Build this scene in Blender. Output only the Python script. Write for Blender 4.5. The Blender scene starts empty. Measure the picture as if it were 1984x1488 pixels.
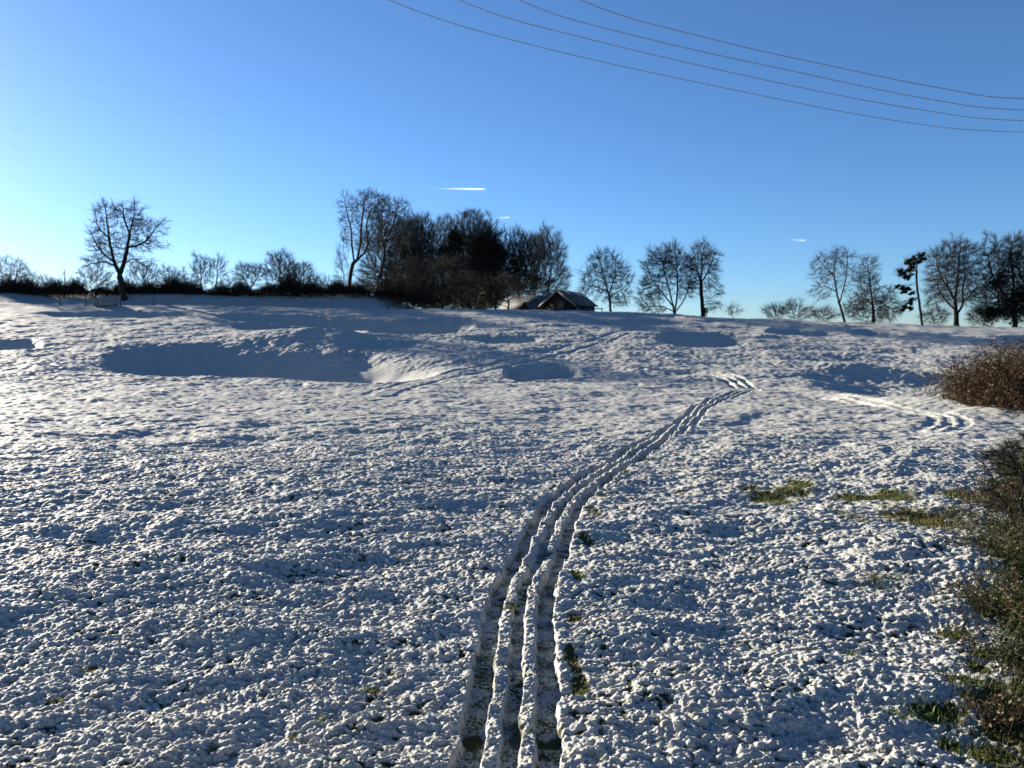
import bpy, math, numpy as np
R = math.radians
sc = bpy.context.scene
C = sc.collection
# ---------------------------------------------------------------- camera, sky, sun, exposure
F = 1433.0                                  # focal length in photo pixels (photo 1984 x 1488)
PITCH = math.atan(94 / 1433)                # camera looks slightly down
cam_d = bpy.data.cameras.new('camera'); cam = bpy.data.objects.new('camera', cam_d); C.objects.link(cam)
cam.location = (0, 0, 0); cam.rotation_euler = (R(90) - PITCH, 0, 0)
cam_d.sensor_width = 36; cam_d.lens = 36 * F / 1984
cam_d.clip_start = .05; cam_d.clip_end = 30000
cam_d.dof.use_dof = True; cam_d.dof.focus_distance = 10.5
cam_d.dof.aperture_fstop = (cam_d.lens / 1000) / .015
sc.camera = cam
SUN_EL, SUN_AZ = 14.0, 49.0                 # sun azimuth: degrees left of straight ahead
w = bpy.data.worlds.new('World'); sc.world = w; w.use_nodes = True
nt = w.node_tree; nt.nodes.clear()
sky = nt.nodes.new('ShaderNodeTexSky'); sky.sky_type = 'NISHITA'; sky.sun_disc = False
sky.sun_elevation = R(SUN_EL); sky.sun_rotation = R(-SUN_AZ)
sky.air_density = 1.05; sky.dust_density = .8; sky.ozone_density = 5.8; sky.altitude = 1900
bg = nt.nodes.new('ShaderNodeBackground'); bg.inputs[1].default_value = .05
wo = nt.nodes.new('ShaderNodeOutputWorld')
nt.links.new(sky.outputs[0], bg.inputs[0]); nt.links.new(bg.outputs[0], wo.inputs[0])
sl = bpy.data.lights.new('sun', 'SUN'); sl.energy = 5.0; sl.angle = R(.5); sl.color = (1, .90, .74)
so = bpy.data.objects.new('sun', sl); C.objects.link(so)
# the lamp shines along -Z: tilt it so that it comes from ahead on the left
so.rotation_euler = (R(90 - SUN_EL), 0, R(180 + SUN_AZ))
sc.view_settings.view_transform = 'Standard'; sc.view_settings.look = 'None'
sc.view_settings.exposure = 1.86; sc.view_settings.gamma = 1
rng = np.random.default_rng(7)

# ---------------------------------------------------------------- noise
def _h(ix, iy, seed):
    n = (ix.astype(np.int64) * 374761393 + iy.astype(np.int64) * 668265263 + seed * 1442695041) & 0xFFFFFFFF
    n = ((n ^ (n >> 13)) * 1274126177) & 0xFFFFFFFF
    n = ((n ^ (n >> 16)) * 2246822519) & 0xFFFFFFFF
    return ((n ^ (n >> 15)) & 0xFFFFFF).astype(np.float32) / 16777216.0
def perlin(x, y, seed=0):
    ix = np.floor(x); iy = np.floor(y); fx = (x - ix).astype(np.float32); fy = (y - iy).astype(np.float32)
    ix = ix.astype(np.int64); iy = iy.astype(np.int64)
    def g(dx, dy):
        a = _h(ix + dx, iy + dy, seed) * np.float32(2 * math.pi)
        return np.cos(a) * (fx - dx) + np.sin(a) * (fy - dy)
    u = fx * fx * fx * (fx * (fx * 6 - 15) + 10); v = fy * fy * fy * (fy * (fy * 6 - 15) + 10)
    a = g(0, 0) * (1 - u) + g(1, 0) * u; b = g(0, 1) * (1 - u) + g(1, 1) * u
    return (a * (1 - v) + b * v) * 1.4
def domes(x, y, seed):                       # rounded lumps, about one per unit cell
    ix = np.floor(x).astype(np.int64); iy = np.floor(y).astype(np.int64)
    best = np.zeros(x.shape, np.float32)
    for dx in (-1, 0, 1):
        for dy in (-1, 0, 1):
            cx = ix + dx; cy = iy + dy
            px = cx + _h(cx, cy, seed); py = cy + _h(cx, cy, seed + 1)
            r = .45 + .5 * _h(cx, cy, seed + 2)
            q = 1 - ((px - x) ** 2 + (py - y) ** 2) / (r * r)
            best = np.maximum(best, (np.sqrt(np.maximum(q, 0)) * r).astype(np.float32))
    return best
def sstep(a, b, x):
    t = np.clip((x - a) / (b - a), 0, 1); return t * t * (3 - 2 * t)

# ---------------------------------------------------------------- terrain
RIDGE = 110.0
RX = [-400, 0, 400, 780, 1000, 1200, 1400, 1640, 1984, 2400]
RY = [586, 588, 592, 600, 600, 605, 615, 625, 635, 646]
def pxof(X, Y): return 992 + F * X / np.maximum(Y, 1.0)
def base(X, Y):
    X = np.asarray(X, float); Y = np.asarray(Y, float)
    px = np.clip(pxof(X, np.maximum(Y, 40)), -900, 2900)
    zr = (650 - np.interp(px, RX, RY)) / F * RIDGE
    near = -3.6 + .15 * perlin(X / 9, Y / 7, 3) + .16 * perlin(X / 4 + 5, Y / 2.6, 4) + .065 * perlin(X / 1.9, Y / 1.5, 6)
    near = near + 2.0 * sstep(5.6, 1.2, np.hypot(X, Y))           # the bank the photographer stands on
    t = np.clip((Y - 52) / (RIDGE - 52), 0, None)
    ramp = np.where(t < 1, t * t / (t + .12) * 1.12, 1.0)
    z = near + (zr + 3.6) * ramp
    over = np.clip(Y - RIDGE, 0, None)
    left = sstep(860, 700, px)
    zb = -.008 * over - 6.0 * sstep(110, 400, over)
    zl = -.25 * np.exp(-((over - 4) / 3.0) ** 2) + 2.9 * sstep(4, 15, over) - 9 * sstep(110, 400, over)
    z = z + np.where(over > 0, zb * (1 - left) + zl * left, 0)
    # the dip behind the fold in the right foreground
    fold = np.interp(px, [1380, 1460, 1600, 1800, 1984, 2300], [52, 47, 44, 36, 30.5, 27])
    k = sstep(1540, 1740, px)
    z = z + k * (.35 * np.exp(-((Y - fold) / 2.2) ** 2) - 1.1 * (1 - .3 * sstep(1780, 1950, px)) * sstep(0, 7, Y - fold) * sstep(44, 15, Y - fold))
    return z
cp, sp = math.cos(PITCH), math.sin(PITCH)
def ray(px, py):
    a = (px - 992) / F; b = (744 - py) / F
    return np.array([a, cp + b * sp, -sp + b * cp])
def at_depth(px, py, Y):
    d = ray(px, py); return d * (Y / d[1])
def hit(px, py, fn=None, lo=4.5, hi=135):
    d = ray(px, py); t = np.arange(lo, hi, .05); P = d[None] * t[:, None]
    g = (fn or base)(P[:, 0], P[:, 1]); i = np.argmax(P[:, 2] < g)
    if not (P[:, 2] < g).any(): i = np.argmin(np.abs(P[:, 2] - g))
    return np.array([P[i, 0], P[i, 1], g[i]])

# hollows of the old pits: (x range and taper in photo columns, far rim, near lip, depth)
HOLLOWS = [
    ([190, 230, 300, 450, 560, 650, 720, 790, 850, 905], [690, 672, 671, 674, 677, 681, 687, 695, 703, 712], [719, 726, 729, 733, 736, 741, 744, 740, 729, 722], 4.0, 190, 150),
    ([425, 480, 600, 680, 760, 860, 925], [610, 608, 612, 616, 621, 621, 626], [617, 622, 627, 634, 649, 648, 636], 4.71, 40, 40),
    ([450, 520, 600, 660, 715], [630, 626, 627, 631, 637], [636, 642, 652, 656, 655], 3.25, 50, 40),
    ([-120, -40, 20, 60, 88], [660, 659, 659, 660, 664], [676, 678, 678, 677, 672], 2.76, 20, 20),
    ([90, 160, 240, 300, 390], [606, 605, 605, 606, 606], [611, 615, 616, 616, 612], 2.11, 60, 40),
    ([975, 1010, 1050, 1100, 1130], [713, 711, 709, 709, 711], [732, 741, 736, 734, 729], 2.44, 25, 25),
    ([900, 960, 1010, 1060], [650, 650, 651, 650], [660, 667, 666, 660], 1.46, 40, 40),
    ([1140, 1180, 1260, 1340], [619, 620, 622, 625], [626, 630, 631, 629], 2.27, 40, 40),
    ([1270, 1340, 1420, 1470], [650, 650, 651, 657], [664, 675, 672, 664], 2.11, 40, 40),
    ([1160, 1250, 1330], [607, 609, 613], [609, 613, 615], 1.46, 30, 30),
    ([1640, 1680, 1720, 1760], [638, 638, 640, 645], [646, 651, 652, 649], 2.11, 25, 20),
    ([1930, 1960, 2000, 2100], [653, 652, 652, 655], [660, 665, 666, 664], 2.27, 20, 40),
    ([1480, 1540, 1600, 1650], [640, 640, 643, 648], [646, 650, 652, 652], 1.14, 30, 30),
]
HW = []
for xs, tp, bt, dep, a, b in HOLLOWS:
    Yt = [hit(x, y)[1] for x, y in zip(xs, tp)]; Yb = [hit(x, y)[1] for x, y in zip(xs, bt)]
    HW.append((xs, Yt, Yb, dep, .6 * a, min(2.0 * b, .45 * (xs[-1] - xs[0]))))
def form(X, Y):
    z = base(X, Y); px = pxof(X, Y)
    z = z + 1.3 * np.exp(-((px - 610) / 130) ** 2 - ((Y - 78) / 3.2) ** 2)  # mound added behind the rim to throw shade into the large left hollow
    q = X - 31.5 + .35 * (Y - 63); z = z + 1.1 * np.exp(-(q / 4.2) ** 2 - ((Y - 63 + .45 * (X - 31.5)) / 1.8) ** 2)
    wob = 18 * perlin(X / 3.0, Y / 3.0, 31)
    for xs, Yt, Yb, dep, a, b in HW:
        m = (px > xs[0]) & (px < xs[-1]) & (Y > 40) & (Y < 120)
        if not m.any(): continue
        p = px[m]; yt = np.interp(p, xs, Yt) * 1.012 + .010 * wob[m]; yb = np.interp(p, xs, Yb) - .3
        v = (Y[m] - yb) / np.maximum(yt - yb, .8)
        prof = sstep(0, .40, v) * (1 - sstep(.36, 1.08, v))
        win = sstep(xs[0], xs[0] + a, p) * sstep(xs[-1], xs[-1] - b, p)
        ln = np.minimum(1, (yt - yb) / (dep * 2.2))
        z[m] -= dep * prof * win * ln
    return z

# wheel tracks: centre line in world metres, found on the ground itself
TRACK_PX = [(984, 1640), (987, 1488), (998, 1310), (1011, 1174), (1036, 1100), (1063, 1038), (1098, 972), (1174, 912), (1240, 872), (1304, 836), (1370, 785), (1412, 770), (1460, 758)]
def polyline(pts, n=16):
    P = np.array(pts, float); out = []
    for i in range(len(P) - 1):                                  # Catmull-Rom
        p0 = P[max(i - 1, 0)]; p1 = P[i]; p2 = P[i + 1]; p3 = P[min(i + 2, len(P) - 1)]
        for t in np.linspace(0, 1, n, endpoint=False):
            out.append(.5 * ((2 * p1) + (-p0 + p2) * t + (2 * p0 - 5 * p1 + 4 * p2 - p3) * t * t + (-p0 + 3 * p1 - 3 * p2 + p3) * t ** 3))
    out.append(P[-1]); return np.array(out)
def to_ground(pxs): return polyline([hit(*p, fn=form)[:2] for p in pxs])
TRACK = to_ground(TRACK_PX)
TRACK_B = to_ground([(1610, 770), (1660, 779), (1720, 789), (1790, 801), (1828, 806), (1842, 814), (1836, 826), (1815, 834)])
TRACK_C = to_ground([(1440, 752), (1425, 740), (1400, 728), (1340, 722), (1260, 715)])
TRACK_D = to_ground([(1205, 645), (1130, 668), (1040, 692), (930, 716), (850, 733), (790, 748), (740, 765)])
TRACK_E = to_ground([(392, 678), (415, 705), (428, 726)])
def dist_to(X, Y, L):
    best = np.full(X.shape, 1e9); sg = np.zeros(X.shape); al = np.zeros(X.shape); acc = 0.
    for i in range(len(L) - 1):
        a = L[i]; d = L[i + 1] - a; l = math.hypot(*d)
        if l < 1e-6: continue
        t = np.clip(((X - a[0]) * d[0] + (Y - a[1]) * d[1]) / (l * l), 0, 1)
        qx = X - a[0] - t * d[0]; qy = Y - a[1] - t * d[1]; q = qx * qx + qy * qy
        m = q < best; best = np.where(m, q, best)
        s = (d[1] * (X - a[0]) - d[0] * (Y - a[1])) / l
        sg = np.where(m, np.sign(s), sg); al = np.where(m, acc + t * l, al); acc += l
    return np.sqrt(best) * sg, al
def ruts(s, edges, soft):                                          # 1 inside a rut, 0 outside
    r = np.zeros(s.shape)
    for a, b in edges: r = np.maximum(r, sstep(a - soft, a + soft, s) * sstep(b + soft, b - soft, s))
    return r

# bare grass: (photo column, row, half width px, half height px, strength)
BARE = [(1495, 970, 38, 14, 1), (1535, 955, 30, 10, .9), (1553, 942, 18, 8, 1), (1450, 950, 18, 6, .6), (1690, 966, 70, 6, .75), (1735, 960, 26, 8, 1), (1645, 968, 28, 6, .7),
        (1790, 1010, 60, 16, .9), (1850, 1000, 45, 8, .6), (1640, 1000, 20, 10, .5), (1880, 965, 45, 7, .9), (1710, 1125, 38, 12, .45), (1690, 1135, 30, 10, .4),
        (1108, 1285, 16, 26, 1), (1125, 1330, 17, 20, .95), (1118, 1350, 20, 8, .9), (1118, 1120, 14, 9, 1), (1112, 1200, 20, 8, .9), (1132, 1047, 12, 7, 1),
        (915, 1428, 20, 22, 1), (1055, 1428, 32, 12, .9), (1000, 1425, 16, 30, .6), (955, 1300, 6, 28, .5), (985, 1182, 22, 6, .9), (975, 1150, 12, 5, .8),
        (1170, 963, 12, 5, .7), (1152, 998, 14, 6, .6), (1212, 917, 9, 4, .8), (1250, 890, 10, 4, .8),
        (1850, 1238, 34, 11, 1), (1815, 1392, 55, 20, 1), (1740, 1400, 26, 8, .7), (1905, 1275, 34, 14, 1), (1870, 1330, 40, 12, .8), (1900, 1300, 18, 12, .8), (1650, 1275, 9, 7, .8),
        (1840, 1450, 26, 14, .8), (1920, 1470, 60, 16, .9), (175, 1300, 14, 6, .8), (105, 1368, 14, 6, .8), (622, 1407, 12, 5, .8), (568, 1430, 10, 6, .7), (720, 1340, 16, 7, .6), (790, 940, 12, 3, .6)]
BW = []
for x, y, rx, ry, s in BARE:
    c = hit(x, y, fn=form); e1 = hit(x + rx, y, fn=form); e2 = hit(x, max(y - ry, 400), fn=form); e3 = hit(x, y + ry, fn=form)
    BW.append((c[0], c[1], abs(e1[0] - c[0]), max(abs(e2[1] - e3[1]) / 2, .05), s))
def verge(X, Y): return X - (.05 + .64 * Y) + .55 * perlin(X / 1.3, Y / 1.3, 71) + .35 * perlin(X / .4, Y / .4, 72)   # > 0: rough field edge on the right
def bareness(X, Y):
    b = np.zeros(X.shape)
    n = .55 * perlin(X / .28, Y / .28, 61) + .45 * perlin(X / .09, Y / .09, 62)
    for cx, cy, rx, ry, s in BW:
        m = (np.abs(X - cx) < rx * 2.2) & (np.abs(Y - cy) < ry * 2.2)
        if not m.any(): continue
        q = ((X[m] - cx) / rx) ** 2 + ((Y[m] - cy) / ry) ** 2
        b[m] = np.maximum(b[m], s * sstep(1.5, .35, q + 1.5 * n[m]))
    m = (X > 0) & (Y < 32)
    b[m] = np.maximum(b[m], .9 * sstep(-.3, .7, verge(X[m], Y[m])) * sstep(31, 17, Y[m]))
    return b
PITS = []
for cx, cy, rx, ry, n in [(682, 685, 22, 16, 60), (500, 664, 24, 6, 40), (577, 748, 12, 12, 26), (310, 690, 90, 14, 40), (470, 705, 110, 20, 60), (640, 712, 70, 14, 30), (730, 632, 25, 6, 20), (880, 632, 18, 8, 30), (360, 632, 60, 10, 30), (1100, 720, 40, 10, 20)]:
    for _ in range(n):
        p = hit(cx + rx * rng.uniform(-1, 1), cy + ry * rng.uniform(-1, 1), fn=form); PITS.append((p[0], p[1], rng.uniform(.13, .26), rng.uniform(.05, .12)))

def ground(X, Y, cell, detail=True):
    """height and bare-grass share, with crevice and rut shade painted into it, at world points; cell is the local mesh spacing"""
    X = np.asarray(X, float); Y = np.asarray(Y, float); z = form(X, Y); r = np.hypot(X, Y)
    bare = bareness(X, Y)
    def wt(lam): return sstep(1.15, 2.4, lam / cell)
    hol = np.maximum(0, base(X, Y) - z)                            # pit walls are smoother
    rough = (1 - .93 * sstep(.25, 1.2, hol)) * (1 - .12 * sstep(14, 30, r) + .35 * sstep(45, 75, r))
    # wheel tracks
    rut = np.zeros(X.shape); ridge = np.zeros(X.shape)
    m = (r < 62) & (X > -3) & (X < 22)
    s, al = dist_to(X[m], Y[m], TRACK); wv = .010 * perlin(al / .10, s / .10, 84) + .02 * perlin(al / .3, s / .3, 85) + .055 * perlin(al / .9, al * 0, 81) + .02 * perlin(al / .25, al * 0 + 9, 82)
    s1 = s + wv; pad = .03 + .02 * perlin(al / .5, al * 0 + 3, 83)
    endf = sstep(0, 3, al)
    rut[m] = ruts(s1, [(-.47, -.235), (-.085, .07), (.215, .44)], .014) * np.where(np.abs(s1) < .15, .8, 1.0)
    ridge[m] = np.exp(-((s1 + .165) / .07) ** 2) + np.exp(-((s1 - .145) / .07) ** 2) + .5 * np.exp(-((s1 - .52) / .05) ** 2) + .4 * np.exp(-((s1 + .54) / .06) ** 2)
    for L, ed, k in ((TRACK_B, [(-.75, -.35), (-.1, .2), (.45, .8)], .55), (TRACK_C, [(-.9, -.5), (-.2, .2), (.5, .9)], 1.3), (TRACK_D, [(-1.3, -.7), (.6, 1.2)], .7), (TRACK_E, [(-.8, -.4), (.4, .8)], 1.2)):
        c = L.mean(0); ext = np.abs(L - c).max(0) + 3
        m = (np.abs(X - c[0]) < ext[0]) & (np.abs(Y - c[1]) < ext[1])
        if m.any():
            s, _ = dist_to(X[m], Y[m], L); rr = k * ruts(s, ed, .08); rut[m] = np.maximum(rut[m], rr)
    for x, y, rad, dp in PITS:
        m = (np.abs(X - x) < rad * 2) & (np.abs(Y - y) < rad * 2)
        if m.any(): z[m] -= dp * np.exp(-((X[m] - x) ** 2 + (Y[m] - y) ** 2) / (rad * rad))
    z = z - .088 * np.clip(rut, 0, 1.4) + .010 * np.clip(ridge, 0, 1.2) * (1 - np.clip(rut, 0, 1))
    rough = rough * (1 - .8 * np.clip(rut, 0, 1)) * (1 - .35 * bare)
    # tussocky ground under the snow
    z += .05 * perlin(X / 1.7, Y / 1.2, 11) * rough * wt(1.4) * (1 - .5 * sstep(40, 65, r))
    z += .055 * perlin(X / .95, Y / .52, 12) * rough * wt(.6) * (1 - .35 * sstep(30, 60, r))
    z += .042 * perlin(X / .46, Y / .28, 13) * rough * wt(.3) + .020 * perlin(X / .25, Y / .15, 14) * rough * wt(.17) * sstep(10, 25, r)
    if detail:
        wx = X + .045 * perlin(X / .09, Y / .09, 21); wy = Y + .045 * perlin(X / .09, Y / .09, 22)
        amp = .68 + .4 * perlin(X / 1.1, Y / 1.1, 23)
        d0 = domes(wx / .30, wy / .17, 43); d1 = domes(wx / .115, wy / .066, 41); d2 = domes(wx / .060, wy / .036, 45)
        lump = .054 * d0 * wt(.2) * (.5 + .3 * sstep(8, 16, r) - .35 * sstep(22, 40, r)) + .038 * d1 * wt(.07) * (1 + .8 * sstep(10, 25, r)) + .034 * d2 * wt(.035)
        z += amp * rough * lump
        z += rough * (.026 * perlin(X / .125, Y / .074, 50) * wt(.075) + .018 * perlin(X / .062, Y / .038, 51) * wt(.036) + .009 * perlin(X / .028, Y / .026, 52) * wt(.024))
        d3 = domes(X / .5, Y / .33, 57); z += .055 * d3 * wt(.34) * sstep(30, 60, r) * rough
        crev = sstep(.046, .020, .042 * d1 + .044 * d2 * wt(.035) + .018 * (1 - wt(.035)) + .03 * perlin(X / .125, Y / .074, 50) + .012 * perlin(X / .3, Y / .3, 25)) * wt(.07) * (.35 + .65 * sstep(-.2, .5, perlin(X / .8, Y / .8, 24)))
        bare = np.maximum(bare, .95 * crev * sstep(36, 14, r))  # grass between clumps, spread further to paint deeper shade into the crevices
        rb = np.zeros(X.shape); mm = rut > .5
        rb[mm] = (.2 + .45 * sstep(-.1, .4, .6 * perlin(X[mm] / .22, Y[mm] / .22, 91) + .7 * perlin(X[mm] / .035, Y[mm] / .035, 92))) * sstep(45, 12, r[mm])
        bare = np.maximum(bare, rb)  # grass flecks on rut floors, plus darkening painted in for the ruts' shade
    z -= .008 * bare * (r < 30)
    return z, bare
def gz(x, y): return float(ground(np.array([x]), np.array([y]), .1, False)[0][0])
def on_ground(px, py):
    p = hit(px, py, fn=form); return np.array([p[0], p[1], gz(p[0], p[1])])

# ---------------------------------------------------------------- materials
def mat(name):
    m = bpy.data.materials.new(name); m.use_nodes = True; t = m.node_tree
    return m, t, t.nodes['Principled BSDF']
def N(t, typ, **k):
    n = t.nodes.new(typ)
    for a, b in k.items(): setattr(n, a, b)
    return n
def noisy(name, c1, c2, scale, rough=.85, attr=None):
    m, t, b = mat(name)
    tc = N(t, 'ShaderNodeTexCoord'); n = N(t, 'ShaderNodeTexNoise'); n.inputs['Scale'].default_value = scale; n.inputs['Detail'].default_value = 5
    r = N(t, 'ShaderNodeValToRGB'); r.color_ramp.elements[0].position = .3; r.color_ramp.elements[1].position = .7
    r.color_ramp.elements[0].color = (*c1, 1); r.color_ramp.elements[1].color = (*c2, 1)
    t.links.new(tc.outputs['Object'], n.inputs['Vector']); t.links.new(n.outputs['Fac'], r.inputs[0]); t.links.new(r.outputs[0], b.inputs['Base Color'])
    b.inputs['Roughness'].default_value = rough; b.inputs['Specular IOR Level'].default_value = .2
    return m
def leafy(name, rough=.6, trans=.35):                              # colour comes from the mesh, light shines through
    m, t, b = mat(name)
    a = N(t, 'ShaderNodeAttribute', attribute_name='tint'); t.links.new(a.outputs['Color'], b.inputs['Base Color'])
    b.inputs['Roughness'].default_value = rough; b.inputs['Specular IOR Level'].default_value = .25
    tr = N(t, 'ShaderNodeBsdfTranslucent'); t.links.new(a.outputs['Color'], tr.inputs[0])
    mx = N(t, 'ShaderNodeMixShader'); mx.inputs[0].default_value = trans
    o = t.nodes['Material Output']; t.links.new(b.outputs[0], mx.inputs[1]); t.links.new(tr.outputs[0], mx.inputs[2]); t.links.new(mx.outputs[0], o.inputs[0])
    return m
def snow_material():
    m, t, b = mat('snow_on_grass')
    tc = N(t, 'ShaderNodeTexCoord'); at = N(t, 'ShaderNodeAttribute', attribute_name='bare')
    def noise(s, d=4):
        n = N(t, 'ShaderNodeTexNoise'); n.inputs['Scale'].default_value = s; n.inputs['Detail'].default_value = d
        t.links.new(tc.outputs['Object'], n.inputs['Vector']); return n
    n1 = noise(3, 5); gr = N(t, 'ShaderNodeValToRGB'); e = gr.color_ramp.elements
    e[0].position = .3; e[0].color = (.030, .034, .016, 1); e[1].position = .72; e[1].color = (.075, .062, .026, 1)
    x = gr.color_ramp.elements.new(.5); x.color = (.030, .042, .010, 1)
    t.links.new(n1.outputs['Fac'], gr.inputs[0])
    n2 = noise(45, 3); sn = N(t, 'ShaderNodeValToRGB'); e = sn.color_ramp.elements
    e[0].position = .3; e[0].color = (.24, .24, .215, 1); e[1].position = .65; e[1].color = (.44, .44, .42, 1)
    t.links.new(n2.outputs['Fac'], sn.inputs[0])
    n3 = noise(70, 2)
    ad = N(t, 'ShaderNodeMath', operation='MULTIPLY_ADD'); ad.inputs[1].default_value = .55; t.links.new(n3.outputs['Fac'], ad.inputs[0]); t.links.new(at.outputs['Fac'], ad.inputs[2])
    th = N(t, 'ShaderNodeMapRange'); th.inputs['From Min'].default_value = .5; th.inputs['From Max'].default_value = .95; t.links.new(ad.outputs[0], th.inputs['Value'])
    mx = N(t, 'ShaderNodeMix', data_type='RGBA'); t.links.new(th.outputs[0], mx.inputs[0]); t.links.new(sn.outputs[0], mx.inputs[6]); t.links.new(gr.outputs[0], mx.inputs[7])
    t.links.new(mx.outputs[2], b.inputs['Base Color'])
    b.inputs['Roughness'].default_value = .68; b.inputs['Specular IOR Level'].default_value = .12
    n4 = noise(28, 6); bp = N(t, 'ShaderNodeBump'); bp.inputs['Strength'].default_value = .55; bp.inputs['Distance'].default_value = .05
    t.links.new(n4.outputs['Fac'], bp.inputs['Height']); t.links.new(bp.outputs[0], b.inputs['Normal'])
    return m
M_SNOW = snow_material()
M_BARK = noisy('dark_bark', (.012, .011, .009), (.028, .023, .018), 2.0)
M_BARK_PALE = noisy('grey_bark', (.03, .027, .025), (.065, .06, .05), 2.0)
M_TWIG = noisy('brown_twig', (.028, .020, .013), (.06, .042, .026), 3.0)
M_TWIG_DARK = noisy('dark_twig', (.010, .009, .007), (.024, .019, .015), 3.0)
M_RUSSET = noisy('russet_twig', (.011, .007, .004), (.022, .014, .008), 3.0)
M_LEAF = leafy('leaf', .6, .3)
M_GRASS = leafy('grass_blade', .6, .3)

# ---------------------------------------------------------------- mesh helpers
def mesh_obj(name, V, faces, material, parent=None, tint=None, smooth=False):
    """faces: int array (n, k) or list of such arrays"""
    me = bpy.data.meshes.new(name); V = np.asarray(V, np.float32)
    fl = faces if isinstance(faces, list) else [faces]
    fl = [np.asarray(f, np.int32) for f in fl if len(f)]
    loops = np.concatenate([f.ravel() for f in fl]); cnt = np.concatenate([np.full(len(f), f.shape[1], np.int32) for f in fl])
    me.vertices.add(len(V)); me.vertices.foreach_set('co', V.ravel())
    me.loops.add(len(loops)); me.loops.foreach_set('vertex_index', loops)
    st = np.concatenate([[0], np.cumsum(cnt)[:-1]]).astype(np.int32)
    me.polygons.add(len(cnt)); me.polygons.foreach_set('loop_start', st); me.polygons.foreach_set('loop_total', cnt)
    if smooth: me.polygons.foreach_set('use_smooth', np.ones(len(cnt), bool))
    me.update(calc_edges=True)
    if tint is not None:
        a = me.attributes.new('tint', 'FLOAT_COLOR', 'POINT'); c = np.ones((len(V), 4), np.float32); c[:, :3] = tint; a.data.foreach_set('color', c.ravel())
    me.materials.append(material)
    o = bpy.data.objects.new(name, me); C.objects.link(o)
    if parent: o.parent = parent
    return o
def thing(name, label, cat, loc=(0, 0, 0), group=None, rz=0):
    o = bpy.data.objects.new(name, None); C.objects.link(o); o.location = loc; o.rotation_euler = (0, 0, rz); o.empty_display_size = .3
    o['label'] = label; o['category'] = cat
    if group: o['group'] = group
    return o
def tag(o, label, cat, group=None):
    o['label'] = label; o['category'] = cat
    if group: o['group'] = group
    return o
def tubes(A, B, ra, rb, sides=4):                                  # one tapered prism per segment
    A = np.asarray(A, float); B = np.asarray(B, float); n = len(A)
    if n == 0: return np.zeros((0, 3)), np.zeros((0, 4), int)
    d = B - A; d /= np.maximum(np.linalg.norm(d, axis=1, keepdims=True), 1e-9)
    ref = np.where(np.abs(d[:, 2:3]) > .9, np.array([[1., 0, 0]]), np.array([[0, 0, 1.]]))
    u = np.cross(d, ref); u /= np.linalg.norm(u, axis=1, keepdims=True); v = np.cross(d, u)
    ang = np.arange(sides) * 2 * math.pi / sides
    ring = u[:, None] * np.cos(ang)[None, :, None] + v[:, None] * np.sin(ang)[None, :, None]
    ra = np.broadcast_to(ra, n); rb = np.broadcast_to(rb, n)
    V = np.concatenate([A[:, None] + ring * ra[:, None, None], B[:, None] + ring * rb[:, None, None]], 1).reshape(-1, 3)
    i = np.arange(sides); j = (i + 1) % sides
    q = np.stack([i, j, j + sides, i + sides], 1)
    return V, (np.arange(n)[:, None, None] * 2 * sides + q[None]).reshape(-1, 4)
def join(parts):
    V = []; Fs = []; o = 0
    for v, f in parts:
        if len(v) == 0: continue
        V.append(v); Fs.append(f + o); o += len(v)
    return np.concatenate(V), np.concatenate(Fs)
def chain(pts, r0, r1, sides=5):                                   # tapered tube through points, shared rings
    P = np.asarray(pts, float); n = len(P); d = np.gradient(P, axis=0); d /= np.linalg.norm(d, axis=1, keepdims=True)
    ref = np.array([.13, .97, .21]); u = np.cross(d, ref); u /= np.linalg.norm(u, axis=1, keepdims=True); v = np.cross(d, u)
    a = np.arange(sides) * 2 * math.pi / sides; rad = np.linspace(r0, r1, n) if np.isscalar(r0) else np.asarray(r0)
    V = (P[:, None] + rad[:, None, None] * (u[:, None] * np.cos(a)[None, :, None] + v[:, None] * np.sin(a)[None, :, None])).reshape(-1, 3)
    i = np.arange(sides); j = (i + 1) % sides; q = np.stack([i, j, j + sides, i + sides], 1)
    return V, (np.arange(n - 1)[:, None, None] * sides + q[None]).reshape(-1, 4)
def leaves(P, size, rg, up=.4):                                    # small bent leaf quads
    n = len(P); a = rg.normal(size=(n, 3)); a[:, 2] += up; a /= np.linalg.norm(a, axis=1, keepdims=True)
    b = np.cross(a, rg.normal(size=(n, 3))); b /= np.linalg.norm(b, axis=1, keepdims=True); s = (size * rg.uniform(.6, 1.3, n))[:, None]
    V = np.stack([P, P + (a * .5 + b * .38) * s, P + a * s, P + (a * .5 - b * .38) * s], 1).reshape(-1, 3)
    return V, np.arange(n * 4).reshape(n, 4)

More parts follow.
